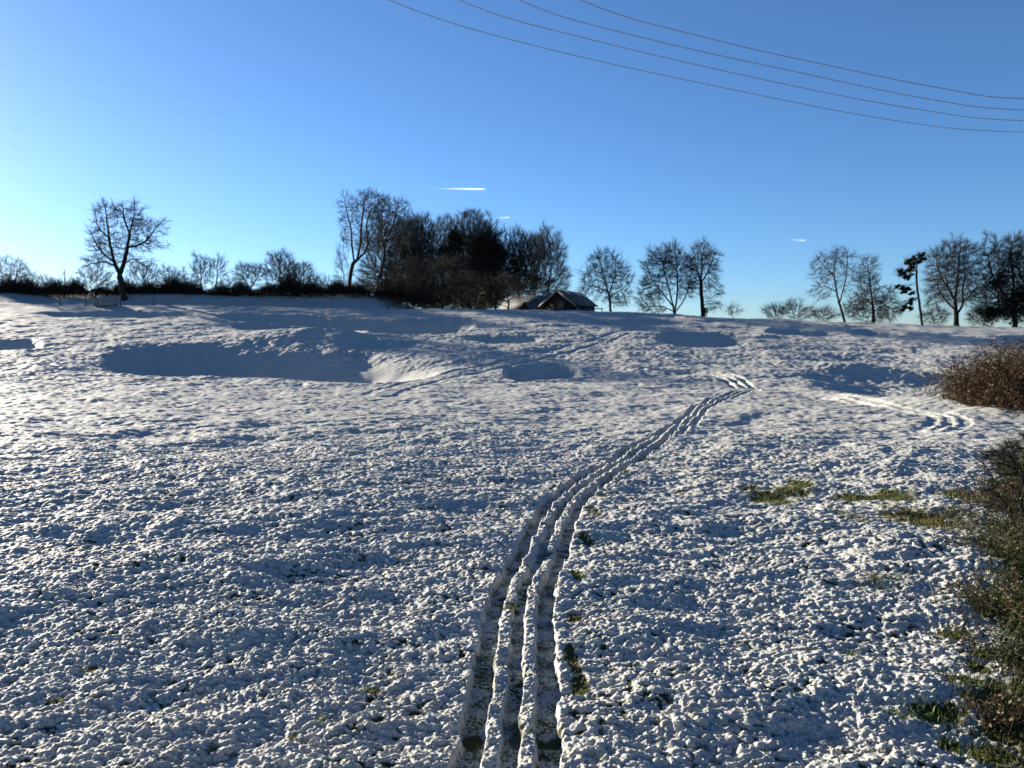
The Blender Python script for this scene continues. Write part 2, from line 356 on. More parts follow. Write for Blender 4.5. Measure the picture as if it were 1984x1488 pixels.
# ---------------------------------------------------------------- the field
def build_field():
    th = [R(46)]; st = .0014
    fine = np.arange(-R(37.5), R(37.5), st)
    out = []; a = R(37.5); s = st
    while a < math.pi - .02: out.append(a); s = min(s * 1.12, .09); a += s
    out = np.array(out); ang = np.concatenate([-out[::-1], fine[1:], out]); ang = np.unique(np.round(ang, 6))
    r = [.4, .8, 1.3, 1.9, 2.5, 3.1, 3.7, 4.2, 4.6, 4.9, 5.1]
    while r[-1] < 40: r.append(r[-1] * 1.0013)
    while r[-1] < 116: r.append(r[-1] * 1.0017)
    while r[-1] < 136: r.append(r[-1] * 1.004)
    while r[-1] < 9000: r.append(r[-1] * 1.09)
    r = np.array(r); nr, na = len(r), len(ang)
    RR, AA = np.meshgrid(r, ang, indexing='ij'); X = (RR * np.sin(AA)).ravel(); Y = (RR * np.cos(AA)).ravel()
    ca = np.gradient(ang); cr = np.gradient(r)
    cell = np.maximum(np.broadcast_to(cr[:, None], RR.shape), RR * ca[None]).ravel()
    z = np.empty(X.shape); bare = np.empty(X.shape); ch = 250000
    for i in range(0, len(X), ch):
        z[i:i + ch], bare[i:i + ch] = ground(X[i:i + ch], Y[i:i + ch], cell[i:i + ch])
    V = np.concatenate([np.stack([X, Y, z], 1), [[0, 0, -1.65]]]); bare = np.append(bare, 0)
    i = np.arange(nr - 1)[:, None] * na; j = np.arange(na)[None]; k = (j + 1) % na
    Q = np.stack([i + j, i + k, i + na + k, i + na + j], -1).reshape(-1, 4)[:, ::-1]
    T = np.stack([np.full(na, len(V) - 1), np.arange(na), (np.arange(na) + 1) % na], 1)[:, ::-1]
    o = mesh_obj('snowy_field', V, [Q, T], M_SNOW, smooth=True); o['kind'] = 'structure'
    at = o.data.attributes.new('bare', 'FLOAT', 'POINT'); at.data.foreach_set('value', bare.astype(np.float32))
    print('field verts', len(V))
build_field()

# ---------------------------------------------------------------- trees
def grow(nodes, par, A, D, infl, kill, iters, rg, trop=(0, 0, .12), wig=.25):
    nodes = [np.array(p, float) for p in nodes]; par = list(par); nch = [0] * len(nodes)
    for p in par:
        if p >= 0: nch[p] += 1
    Nn = np.array(nodes); dd = np.linalg.norm(A[:, None] - Nn[None], axis=2); ni = dd.argmin(1); nd = dd.min(1); alive = nd > kill
    trop = np.array(trop)
    for it in range(iters):
        act = alive & (nd < infl)
        if not act.any():
            act = alive & (nd < nd[alive].min() * 1.2 + 1e-6) if alive.any() else act
            if not act.any(): break
        idx = ni[act]; vec = A[act] - np.array(nodes)[idx]; vec /= np.maximum(np.linalg.norm(vec, axis=1, keepdims=True), 1e-6)
        acc = {}
        for k, v in zip(idx, vec): acc[k] = acc.get(k, 0) + v
        new = []
        for k, v in acc.items():
            if nch[k] >= 3: continue
            d = v / (np.linalg.norm(v) + 1e-6) + trop + rg.normal(size=3) * wig; d /= np.linalg.norm(d)
            nodes.append(nodes[k] + d * D * rg.uniform(.8, 1.2)); par.append(int(k)); nch.append(0); nch[k] += 1; new.append(len(nodes) - 1)
        if not new: break
        Nw = np.array([nodes[i] for i in new]); d2 = np.linalg.norm(A[:, None] - Nw[None], axis=2); j = d2.argmin(1); m = d2.min(1)
        b = m < nd; nd = np.where(b, m, nd); ni = np.where(b, np.array(new)[j], ni); alive &= nd > kill
        if not alive.any(): break
    return np.array(nodes), np.array(par)

DENS = 2.2
def tree(name, label, base_px, Y, crown, limbs=None, n=450, trunk_r=.3, twig=1.0, seed=1, cat='tree', group=None, bark=None, twigm=None, ivy=None, sink=None, r0=.014, twl=1.0, flat=.85, wig=.2, part='crown', trop=.10):
    """base_px: photo column/row of the foot; Y: distance; crown: ellipses (cx, cy, rx, ry) in photo pixels that the crown fills"""
    rg = np.random.default_rng(seed); bark = bark or M_BARK; twigm = twigm or bark
    k = Y / F; foot = at_depth(base_px[0], base_px[1], Y); X0 = foot[0]; g = gz(X0, Y); foot[2] = g
    def loc(px, py, dy=0.): q = at_depth(px, py, Y); return np.array([q[0] - X0, dy, q[2] - g])
    # skeleton: trunk and hand-placed limbs
    nodes = [np.array([0, 0, -.4])]; par = [-1]
    if limbs is None: limbs = [[base_px, (base_px[0] + rg.normal() * 2, base_px[1] - (base_px[1] - min(c[1] - c[3] for c in crown)) * .3)]]
    D = .30 * (Y / 115); r0 = r0 * 1.15 * max(Y / 115, .1) if Y > 60 else r0
    for li, L in enumerate(limbs):
        P = polyline([loc(*p) for p in L], 8)
        if li: P[:, 1] = np.linspace(0, rg.uniform(-1, 1) * .35 * np.ptp(P[:, 0]) + rg.uniform(-.6, .6), len(P)) + 0
        if li == 0: s = 0
        else: s = int(np.argmin(np.linalg.norm(np.array(nodes) - P[0], axis=1))); P[:, 1] += nodes[s][1]
        for q in P[1 if li else 0:]:
            if np.linalg.norm(q - nodes[s]) < D * .6: continue
            nodes.append(q + rg.normal(size=3) * .03); par.append(s); s = len(nodes) - 1
    A = []; tot = sum(c[2] * c[3] for c in crown)
    for cx, cy, rx, ry in crown:
        m = max(8, int(n * DENS * rx * ry / tot)); v = rg.normal(size=(m, 3)); v /= np.linalg.norm(v, axis=1, keepdims=True); v *= (rg.uniform(.0, 1, (m, 1)) ** (1 / 2.6))
        cc = rg.normal(size=(max(4, m // 16), 3)); cc /= np.linalg.norm(cc, axis=1, keepdims=True); cc *= rg.uniform(.05, 1, (len(cc), 1)) ** (1 / 2.4) * .97; v = np.where(rg.random((m, 1)) < .3, v, cc[rg.integers(0, len(cc), m)] + rg.normal(size=(m, 3)) * .13)
        c = loc(cx, cy); A.append(c + v * np.array([rx * k, rx * k * flat, ry * k]))
    A = np.concatenate(A); A = A[A[:, 2] > .15]
    Nn, par = grow(nodes, par, A, D, 3.2 * Y / 115, .42 * Y / 115, 90, rg, (0, 0, trop), wig)
    cnt = np.zeros(len(Nn)); hasch = np.zeros(len(Nn), bool); hasch[par[1:]] = True; cnt[~hasch] = 1
    for i in range(len(Nn) - 1, 0, -1): cnt[par[i]] += cnt[i]
    cnt = np.maximum(cnt, 1); p = math.log(max(cnt[0], 3)) / math.log(trunk_r / r0); rad = r0 * cnt ** (1 / p)
    e = np.arange(1, len(Nn)); pa = par[1:]
    rs = np.minimum(rad[pa], rad[e] * 1.3)
    big = rad[e] > trunk_r * .62
    root = thing(name, label, cat, (X0, Y, g), group)
    path = [0]; onpath = np.zeros(len(Nn), bool); kids = [[] for _ in Nn]
    for i in e: kids[par[i]].append(i)
    while kids[path[-1]]:
        c = max(kids[path[-1]], key=lambda i: rad[i])
        if rad[c] < trunk_r * .62 and len(path) > 3: break
        path.append(c); onpath[c] = True
    pr = rad[path]; pr[:2] *= 1.3; pr[2:3] *= 1.1; pp = Nn[path].copy()
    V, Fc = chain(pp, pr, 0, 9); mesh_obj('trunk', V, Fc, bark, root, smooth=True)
    big = onpath[e]
    sm = ~big; parts = []
    thick = sm & (rad[e] > .05)
    parts.append(tubes(Nn[pa[thick]], Nn[e[thick]], rs[thick], rad[e[thick]], 5))
    thin = sm & ~thick
    parts.append(tubes(Nn[pa[thin]], Nn[e[thin]], rs[thin], rad[e[thin]], 3))
    # fine twigs
    tip = e[rad[e] < r0 * 3]
    if len(tip):
        m = int(len(tip) * 4.2 * twig); src = rg.choice(tip, m); d0 = Nn[src] - Nn[par[src]]; d0 /= np.linalg.norm(d0, axis=1, keepdims=True)
        ow = Nn[src] - np.array([0, 0, np.percentile(Nn[:, 2], 30)]); ow /= np.linalg.norm(ow, axis=1, keepdims=True); d = d0 * .8 + ow * .5 + rg.normal(size=(m, 3)) * .45 + np.array([0, 0, .1]); d /= np.linalg.norm(d, axis=1, keepdims=True)
        l = (rg.uniform(.3, 1.25, m) * twl * Y / 115)[:, None]; mid = Nn[src] + d * l * .5; d2 = d + rg.normal(size=(m, 3)) * .3; end = mid + d2 * l * .5
        rr = r0 * .75
        parts.append(tubes(Nn[src], mid, rr, rr * .8, 3)); parts.append(tubes(mid, end, rr * .8, rr * .35, 3))
        h = rg.random(m) < .6; f3 = d[h] + rg.normal(size=(h.sum(), 3)) * .6; parts.append(tubes(mid[h], mid[h] + f3 * l[h] * .4, rr * .7, rr * .3, 3))
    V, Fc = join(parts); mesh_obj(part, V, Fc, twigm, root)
    if ivy:
        P = []
        for cx, cy, rx, ry, num in ivy:
            num = int(num * 1.5)
            v = rg.normal(size=(num, 3)); v /= np.linalg.norm(v, axis=1, keepdims=True); v *= rg.uniform(.2, 1, (num, 1)) ** .5
            # clumped: pull towards a few clump centres
            cc = rg.normal(size=(max(4, num // 60), 3)); cc /= np.linalg.norm(cc, axis=1, keepdims=True); cc *= rg.uniform(.2, .9, (len(cc), 1)); w_ = rg.integers(0, len(cc), num)
            v = cc[w_] + v * .42
            P.append(loc(cx, cy) + v * np.array([rx * k, rx * k * .9, ry * k]))
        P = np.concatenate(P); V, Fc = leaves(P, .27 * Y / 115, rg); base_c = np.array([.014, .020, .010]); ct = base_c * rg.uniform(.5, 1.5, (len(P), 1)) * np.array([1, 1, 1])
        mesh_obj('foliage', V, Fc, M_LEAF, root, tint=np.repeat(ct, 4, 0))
    return root

G_L = 'trees along the left hedge'; G_W = 'trees of the dark copse'; G_R = 'bare trees on the right skyline'
# the lone oak on the left
tree('oak_tree', 'large gnarled bare oak with forked trunk standing alone above the left hedge', (240, 577), 119,
     [(210, 415, 34, 28), (196, 455, 32, 34), (195, 510, 34, 30), (262, 420, 34, 30), (270, 460, 34, 30), (308, 440, 16, 18), (300, 480, 28, 12), (230, 470, 40, 40), (275, 510, 24, 20)],
     [[(240, 577), (236, 553), (232, 532)], [(232, 532), (220, 502), (213, 470), (208, 435), (204, 405)], [(232, 534), (242, 508), (250, 478), (258, 445), (268, 412)], [(250, 480), (275, 474), (292, 458), (304, 440), (316, 428)], [(222, 508), (200, 492), (182, 470), (172, 448)], [(226, 518), (205, 508), (180, 512)], [(240, 515), (262, 503), (280, 512)], [(211, 462), (190, 440), (184, 410)], [(256, 455), (244, 425), (240, 400)]],
     n=680, trunk_r=.46, seed=3, bark=M_BARK, r0=.02, twig=.75, wig=.42)
LEFT = [
    ('scrub_tree', 'broad many stemmed bare tree at the far left end of the hedge', (22, 581), [(25, 528, 24, 28), (8, 545, 18, 24)], [[(22, 581), (20, 560)], [(22, 575), (8, 545), (4, 525)], [(21, 570), (32, 540), (36, 520)]], 230, .16, 11),
    ('scrub_tree', 'small thin bare tree second from the left end of the hedge', (58, 581), [(61, 548, 14, 22)], None, 90, .10, 12),
    ('scrub_tree', 'low rounded bare tree left of the thin dead sapling', (86, 580), [(85, 556, 14, 18)], None, 90, .10, 13),
    ('sapling', 'thin upright dead sapling rising from the hedge left of the oak', (124, 579), [(125, 540, 5, 16), (115, 562, 12, 12)], [[(124, 579), (126, 555), (124, 530)]], 40, .08, 14),
    ('hedge_shrub', 'pale twiggy shrub just left of the oak trunk', (180, 577), [(165, 552, 22, 24), (195, 552, 22, 22)], None, 220, .08, 15),
    ('hedge_shrub', 'hazy twiggy shrub just right of the oak trunk', (278, 576), [(268, 545, 20, 30), (292, 545, 18, 28)], None, 240, .08, 16),
    ('hedge_shrub', 'wide bushy shrub between the hazy shrub and the dark pointed thorn', (335, 575), [(325, 545, 18, 25), (350, 548, 16, 24)], None, 240, .09, 17),
    ('thorn_tree', 'dark pointed thorn tree, left one of a touching pair', (391, 574), [(390, 528, 19, 30), (388, 510, 10, 12)], None, 280, .14, 18),
    ('thorn_tree', 'slim thorn tree, right one of a touching pair', (419, 574), [(423, 525, 13, 27)], None, 130, .11, 19),
    ('hedge_shrub', 'low round shrub filling the dip between two thorn trees', (446, 574), [(444, 560, 13, 14)], None, 90, .07, 20),
    ('thorn_tree', 'flat topped spreading thorn tree on a short stem', (484, 573), [(483, 530, 29, 15), (480, 548, 22, 12)], [[(484, 573), (485, 555)], [(485, 560), (470, 538)], [(485, 560), (500, 535)]], 210, .14, 21),
    ('thorn_tree', 'tall peaked thorn tree behind the dark round one', (545, 573), [(545, 528, 28, 34), (545, 500, 10, 13)], None, 330, .16, 22),
    ('thorn_tree', 'dark dense round topped thorn tree, right of the peaked one', (578, 573), [(578, 543, 28, 28)], None, 380, .16, 23),
    ('hedge_shrub', 'thin hazy shrub right of the dark round thorn', (612, 574), [(612, 556, 16, 18)], None, 110, .08, 24),
    ('hedge_shrub', 'small upright shrub last before the tall ash tree', (633, 575), [(633, 556, 9, 20), (648, 565, 10, 10)], None, 100, .08, 25)]
for nm, lb, bp, cr, lm, n, tr, sd in LEFT:
    tree(nm, lb, bp, 122, [(a, b - 2, c * 1.15, d * 1.1) for a, b, c, d in cr], lm, n=int(n * 1.7), trunk_r=tr, seed=sd, cat='shrub' if 'shrub' in nm else 'tree', group=G_L, twig=1.4, twl=.9, bark=M_BARK if 'dark' in lb else M_BARK_PALE, twigm=M_TWIG_DARK)

# the copse
tree('ash_tree', 'tallest bare tree with long forking trunk at the left edge of the copse', (676, 577), 160,
     [(668, 410, 17, 34), (706, 400, 36, 30), (722, 440, 30, 34), (690, 450, 26, 36), (730, 395, 20, 24)],
     [[(676, 577), (677, 550), (681, 522), (686, 505)], [(686, 508), (682, 478), (680, 445), (672, 410), (668, 384)], [(685, 510), (704, 492), (713, 475), (722, 455), (738, 428)], [(692, 502), (698, 470), (700, 440), (704, 405), (706, 380)], [(682, 525), (700, 523), (714, 530)], [(714, 474), (710, 440), (718, 405)]], n=620, trunk_r=.42, seed=31, group=G_W, r0=.018, twig=.8)
tree('ash_tree', 'tall bare tree with V shaped fork second from the left in the copse', (734, 575), 162,
     [(765, 410, 28, 30), (742, 420, 34, 36), (785, 440, 22, 30), (725, 470, 18, 24), (765, 470, 26, 30)],
     [[(734, 575), (733, 555), (731, 545)], [(731, 548), (722, 515), (712, 480), (712, 460)], [(732, 545), (744, 505), (748, 470), (762, 440), (772, 405)], [(746, 490), (740, 450), (742, 410)], [(750, 470), (775, 450), (790, 430)], [(724, 522), (728, 490), (735, 455)]], n=560, trunk_r=.36, seed=32, group=G_W, r0=.018, twig=.8)
tree('birch_tree', 'hazy fine twigged birch behind the tallest tree on the copse left edge', (666, 577), 172, [(662, 520, 15, 42), (667, 470, 10, 30)], None, n=240, trunk_r=.12, seed=33, group=G_W, bark=M_BARK_PALE, r0=.010, twig=1.6)
COPSE = [
    ('copse_tree', 'bushy bare tree leaning out right of the V forked tree', (775, 590), 184, [(790, 470, 30, 50), (775, 520, 28, 45)], None, 520, .25, 34, None, M_TWIG_DARK),
    ('copse_tree', 'thin topped bare tree poking up in the notch left of the domed tree', (822, 595), 188, [(820, 450, 22, 38), (815, 500, 30, 50)], None, 480, .25, 35, None, M_TWIG_DARK),
    ('willow_bush', 'large many stemmed bush sweeping its low branches onto the snow', (858, 600), 117, [(855, 540, 48, 45), (825, 570, 34, 22), (890, 560, 30, 30), (815, 585, 22, 8)],
        [[(858, 601), (856, 585)], [(857, 595), (830, 588), (800, 580)], [(857, 592), (835, 570), (822, 545)], [(857, 590), (850, 555), (845, 515)], [(857, 590), (872, 560), (876, 520)], [(858, 594), (885, 575), (900, 550)]], 760, .22, 36, None, M_RUSSET),
    ('brown_shrub', 'rusty brown rounded shrub under the left side of the copse', (790, 596), 119, [(785, 545, 34, 45), (760, 565, 22, 20)], None, 520, .12, 37, None, M_RUSSET),
    ('brown_shrub', 'low brown shrub between the two tall forked trees', (705, 577), 124, [(705, 560, 28, 16), (740, 566, 22, 12)], None, 260, .08, 50, None, M_RUSSET),
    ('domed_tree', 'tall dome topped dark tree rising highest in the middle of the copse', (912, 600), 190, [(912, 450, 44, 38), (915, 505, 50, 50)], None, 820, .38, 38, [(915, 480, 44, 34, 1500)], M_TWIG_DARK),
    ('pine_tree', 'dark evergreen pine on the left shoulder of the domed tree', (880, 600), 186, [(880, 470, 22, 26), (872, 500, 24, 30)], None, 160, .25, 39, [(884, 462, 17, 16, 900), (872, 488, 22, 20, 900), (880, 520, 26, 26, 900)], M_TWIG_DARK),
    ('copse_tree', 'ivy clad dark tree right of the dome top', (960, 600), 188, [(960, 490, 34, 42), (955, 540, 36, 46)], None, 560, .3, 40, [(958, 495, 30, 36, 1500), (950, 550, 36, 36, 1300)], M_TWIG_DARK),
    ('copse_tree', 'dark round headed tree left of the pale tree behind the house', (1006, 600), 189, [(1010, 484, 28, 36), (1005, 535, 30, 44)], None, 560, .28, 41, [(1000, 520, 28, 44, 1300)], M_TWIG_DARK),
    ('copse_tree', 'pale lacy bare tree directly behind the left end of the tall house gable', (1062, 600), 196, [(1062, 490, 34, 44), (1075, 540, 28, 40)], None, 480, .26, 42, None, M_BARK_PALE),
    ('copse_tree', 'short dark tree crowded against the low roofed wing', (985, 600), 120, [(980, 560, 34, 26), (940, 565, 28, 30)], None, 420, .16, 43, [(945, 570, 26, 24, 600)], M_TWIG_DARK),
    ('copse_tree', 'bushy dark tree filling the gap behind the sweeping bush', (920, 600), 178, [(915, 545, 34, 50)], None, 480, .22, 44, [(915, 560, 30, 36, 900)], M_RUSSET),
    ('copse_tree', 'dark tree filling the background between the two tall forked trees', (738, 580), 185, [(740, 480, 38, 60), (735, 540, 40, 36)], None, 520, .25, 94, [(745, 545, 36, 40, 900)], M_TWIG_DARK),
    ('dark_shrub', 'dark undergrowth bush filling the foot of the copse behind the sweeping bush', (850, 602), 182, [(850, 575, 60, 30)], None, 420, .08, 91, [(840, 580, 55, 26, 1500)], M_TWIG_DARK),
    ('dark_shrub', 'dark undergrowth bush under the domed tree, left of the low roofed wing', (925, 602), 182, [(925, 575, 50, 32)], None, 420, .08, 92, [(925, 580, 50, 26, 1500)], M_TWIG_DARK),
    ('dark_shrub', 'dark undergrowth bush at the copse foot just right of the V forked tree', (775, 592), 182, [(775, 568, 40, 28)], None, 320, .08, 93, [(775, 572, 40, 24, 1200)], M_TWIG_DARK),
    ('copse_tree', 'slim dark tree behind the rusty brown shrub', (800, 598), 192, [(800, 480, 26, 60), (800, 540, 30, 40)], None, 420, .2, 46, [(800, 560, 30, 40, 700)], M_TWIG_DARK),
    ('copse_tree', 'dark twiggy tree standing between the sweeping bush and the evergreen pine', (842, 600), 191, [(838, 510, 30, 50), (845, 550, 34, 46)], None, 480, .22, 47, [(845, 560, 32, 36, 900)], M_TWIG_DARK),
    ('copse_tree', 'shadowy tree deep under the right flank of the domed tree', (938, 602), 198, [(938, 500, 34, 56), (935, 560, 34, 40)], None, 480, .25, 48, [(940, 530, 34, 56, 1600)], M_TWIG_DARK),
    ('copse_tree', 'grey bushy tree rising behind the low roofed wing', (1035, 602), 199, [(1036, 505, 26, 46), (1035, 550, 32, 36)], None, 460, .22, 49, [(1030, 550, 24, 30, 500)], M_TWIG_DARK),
    ('copse_tree', 'pale hazy bare tree showing in the notch beside the evergreen pine', (858, 600), 203, [(852, 465, 22, 34), (862, 440, 18, 20)], None, 260, .2, 45, None, M_BARK_PALE)]
for nm, lb, bp, Y, cr, lm, n, tr, sd, ivy, tm in COPSE:
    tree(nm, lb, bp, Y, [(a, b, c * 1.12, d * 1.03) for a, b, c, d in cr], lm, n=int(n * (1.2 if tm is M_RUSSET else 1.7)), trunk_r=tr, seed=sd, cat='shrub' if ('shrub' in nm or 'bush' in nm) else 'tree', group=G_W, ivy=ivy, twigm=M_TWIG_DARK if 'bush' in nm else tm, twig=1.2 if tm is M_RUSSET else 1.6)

# the right skyline
tree('maple_tree', 'broad egg shaped bare tree standing just right of the house', (1183, 606), 160, [(1170, 530, 44, 46), (1190, 550, 34, 40), (1205, 575, 20, 20), (1135, 565, 18, 24)],
     [[(1183, 606), (1182, 585), (1180, 570)], [(1180, 572), (1172, 545), (1165, 515), (1160, 495)], [(1181, 568), (1190, 535), (1192, 505)], [(1181, 575), (1205, 560), (1215, 550)], [(1178, 565), (1155, 555), (1135, 550)]], n=896, trunk_r=.26, seed=51, group=G_R, twig=1.1)
tree('maple_tree', 'wide spreading bare tree, left of a close pair on the bare skyline', (1308, 614), 159, [(1285, 520, 40, 45), (1305, 500, 30, 28), (1325, 540, 28, 45), (1262, 565, 30, 35), (1265, 598, 26, 12)],
     [[(1308, 614), (1306, 600)], [(1306, 602), (1298, 570), (1288, 535), (1280, 500)], [(1308, 602), (1313, 565), (1312, 520), (1310, 490)], [(1309, 604), (1325, 580), (1337, 545), (1338, 515)], [(1302, 592), (1280, 565), (1262, 545)], [(1304, 603), (1280, 592), (1255, 596)]], n=951, trunk_r=.34, seed=52, twig=1.5, group=G_R)
tree('poplar_tree', 'upright bare tree with thick dark trunk, right of a close pair', (1362, 614), 158, [(1360, 505, 32, 38), (1372, 530, 22, 34), (1350, 540, 18, 30), (1388, 560, 14, 14), (1385, 590, 14, 14)],
     [[(1362, 614), (1360, 580), (1358, 545)], [(1358, 548), (1350, 520), (1345, 490)], [(1358, 546), (1360, 510), (1358, 478)], [(1359, 548), (1374, 520), (1382, 495)]], n=672, trunk_r=.40, seed=53, twig=1.5, group=G_R, ivy=[(1366, 600, 10, 14, 180)])
tree('hedge_shrub', 'tiny sparse bush alone on the skyline right of the thick trunk', (1420, 615), 156, [(1421, 602, 14, 10)], None, n=70, trunk_r=.05, seed=54, twig=1.5, cat='shrub', group=G_R)
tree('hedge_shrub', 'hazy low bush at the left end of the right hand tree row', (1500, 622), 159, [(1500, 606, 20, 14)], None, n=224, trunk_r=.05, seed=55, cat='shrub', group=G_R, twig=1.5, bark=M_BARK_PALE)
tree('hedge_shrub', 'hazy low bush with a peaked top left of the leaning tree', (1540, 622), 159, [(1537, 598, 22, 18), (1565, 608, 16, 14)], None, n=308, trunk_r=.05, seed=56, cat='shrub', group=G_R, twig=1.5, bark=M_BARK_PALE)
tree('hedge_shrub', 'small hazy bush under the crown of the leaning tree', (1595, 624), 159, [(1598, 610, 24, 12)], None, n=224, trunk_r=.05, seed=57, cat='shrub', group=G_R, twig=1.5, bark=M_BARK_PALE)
tree('ash_tree', 'slender leaning bare tree with an airy fan shaped crown', (1637, 624), 155, [(1615, 520, 40, 40), (1630, 500, 28, 24), (1645, 540, 16, 34), (1590, 565, 24, 20)],
     [[(1637, 624), (1630, 600), (1626, 585)], [(1626, 588), (1620, 555), (1618, 520), (1622, 490)], [(1627, 586), (1636, 550), (1640, 515), (1640, 490)], [(1621, 565), (1600, 555), (1580, 560)], [(1618, 535), (1600, 515), (1590, 500)]], n=588, trunk_r=.24, seed=58, group=G_R, twig=.7)
tree('alder_tree', 'dense cone shaped bare tree right of the leaning tree', (1692, 628), 155, [(1682, 545, 24, 45), (1690, 590, 44, 34), (1720, 600, 28, 24), (1660, 600, 24, 24)],
     [[(1692, 628), (1691, 595), (1687, 560), (1682, 520), (1680, 502)], [(1691, 605), (1715, 592), (1735, 600)], [(1690, 590), (1668, 575), (1655, 580)], [(1688, 570), (1705, 555), (1715, 560)]], n=1064, trunk_r=.34, seed=59, group=G_R, twig=1.3)
tree('oak_tree', 'big dome crowned bare tree right of the crooked pine', (1853, 633), 154, [(1850, 510, 48, 50), (1855, 545, 52, 44), (1815, 570, 22, 30), (1890, 565, 20, 30)],
     [[(1853, 633), (1852, 605), (1850, 580)], [(1850, 600), (1828, 580), (1810, 555), (1797, 530)], [(1850, 582), (1838, 550), (1832, 510)], [(1851, 580), (1855, 535), (1858, 490)], [(1853, 610), (1866, 590), (1868, 560), (1878, 520)], [(1866, 588), (1885, 570), (1898, 555)], [(1840, 560), (1822, 535), (1812, 505)]], n=1148, trunk_r=.48, seed=60, twig=1.5, group=G_R)
tree('oak_tree', 'tall ivy thickened dark tree cut by the right frame edge', (1966, 637), 151, [(1945, 500, 48, 45), (1985, 490, 40, 40), (1925, 580, 34, 40), (1975, 570, 40, 50), (2010, 540, 30, 60)],
     [[(1966, 637), (1965, 610), (1960, 580)], [(1962, 590), (1940, 560), (1925, 530), (1918, 495)], [(1960, 582), (1962, 545), (1955, 500)], [(1964, 600), (1985, 560), (1995, 510)], [(1966, 610), (2005, 580), (2020, 550)], [(1955, 600), (1930, 590), (1908, 600)]], n=1330, trunk_r=.5, seed=61, twig=1.5, group=G_R, ivy=[(1955, 590, 40, 42, 2600), (1930, 545, 26, 28, 1000), (1985, 570, 34, 60, 2400), (1960, 520, 34, 40, 900), (1915, 610, 22, 20, 700)])
tree('hedge_shrub', 'low twiggy bush at the foot of the big dome crowned tree', (1812, 632), 155, [(1812, 612, 24, 18)], None, n=210, trunk_r=.05, seed=62, twig=1.5, cat='shrub', group=G_R)
tree('hedge_shrub', 'dark scrubby bush between the dome crowned and ivy trees', (1905, 635), 153, [(1905, 612, 28, 20)], None, n=336, trunk_r=.06, seed=63, twig=1.5, cat='shrub', group=G_R)
tree('pine_tree', 'crooked thin trunked pine with dark needle pads to its left', (1787, 631), 153, [(1775, 510, 14, 18), (1755, 530, 14, 10)],
     [[(1787, 631), (1783, 600), (1779, 575), (1776, 550), (1776, 520), (1780, 495)], [(1779, 575), (1765, 578), (1755, 585)], [(1776, 550), (1760, 552), (1745, 556)], [(1776, 525), (1755, 522), (1742, 520)], [(1777, 510), (1765, 505), (1755, 503)]], n=56, trunk_r=.24, seed=64, twig=1.5, group=G_R,
     ivy=[(1782, 494, 8, 6, 120), (1774, 500, 9, 6, 120), (1764, 503, 8, 6, 120), (1757, 510, 7, 5, 120), (1788, 503, 7, 5, 120), (1770, 512, 9, 6, 120), (1778, 508, 8, 5, 120), (1742, 524, 7, 6, 120), (1750, 529, 9, 7, 120), (1759, 525, 8, 7, 120), (1766, 519, 7, 6, 120), (1757, 537, 7, 5, 120), (1765, 535, 6, 5, 120), (1739, 556, 6, 4, 120), (1748, 558, 8, 5, 120), (1758, 562, 8, 6, 120), (1765, 568, 6, 5, 120), (1752, 566, 6, 3, 120), (1768, 582, 6, 5, 120), (1762, 588, 8, 6, 120), (1755, 594, 7, 5, 120), (1748, 602, 6, 4, 120), (1764, 597, 6, 5, 120)])

# hedge that closes the far side of the left pasture
def hedgerow():
    rg = np.random.default_rng(99); A = []; B = []; P = []
    root = thing('hedgerow', 'long low brown field hedge running under the trees on the left', 'hedge', (*at_depth(330, 577, 122)[:2], 0))
    o = np.array(root.location)
    for i in range(28000):
        px = rg.uniform(-60, 790); Y = 122 + rg.normal() * .6; q = at_depth(px, 576, Y); g = form(np.array([q[0]]), np.array([Y]))[0] if i % 30 == 0 else g
        h = (1.75 + .55 * math.sin(px / 17) + .45 * math.sin(px / 7.3) + .5 * math.sin(px / 41)) * rg.uniform(.3, 1.0)
        a = np.array([q[0], Y, g - .1]); a[2] += h * rg.uniform(0, .7); d = np.array([rg.normal() * .45, rg.normal() * .3, 1]) * h * .6
        A.append(a - o); B.append(a + d - o)
    V, Fc = tubes(A, B, .028, .012, 3); mesh_obj('twigs', V, Fc, M_TWIG_DARK, root)
    P = np.array(B)[rg.integers(0, len(B), 5000)] * 1.0; P[:, 2] -= rg.uniform(.2, 1.0, len(P)); V, Fc = leaves(P, .2, rg)
    c = np.array([.035, .024, .015]) * rg.uniform(.4, 1.4, (len(P), 1)); mesh_obj('leaves', V, Fc, M_LEAF, root, tint=np.repeat(c, 4, 0))
hedgerow()

# ---------------------------------------------------------------- house
M_WALL = noisy('dark_boarding', (.004, .004, .0045), (.009, .008, .008), 1.5)
def roof_material():
    m, t, b = mat('frosted_tiles'); tc = N(t, 'ShaderNodeTexCoord'); n = N(t, 'ShaderNodeTexNoise'); n.inputs['Scale'].default_value = .9; n.inputs['Detail'].default_value = 7
    r = N(t, 'ShaderNodeValToRGB'); e = r.color_ramp.elements; e[0].position = .38; e[0].color = (.022, .02, .02, 1); e[1].position = .66; e[1].color = (.11, .11, .112, 1)
    wv = N(t, 'ShaderNodeTexWave'); wv.bands_direction = 'Z'; wv.inputs['Scale'].default_value = 3.2; wv.inputs['Distortion'].default_value = 1.0
    bp = N(t, 'ShaderNodeBump'); bp.inputs['Strength'].default_value = .5; t.links.new(tc.outputs['Object'], wv.inputs['Vector']); t.links.new(wv.outputs['Fac'], bp.inputs['Height']); t.links.new(bp.outputs[0], b.inputs['Normal'])
    t.links.new(tc.outputs['Object'], n.inputs['Vector']); t.links.new(n.outputs['Fac'], r.inputs[0]); t.links.new(r.outputs[0], b.inputs['Base Color']); b.inputs['Roughness'].default_value = .8
    return m
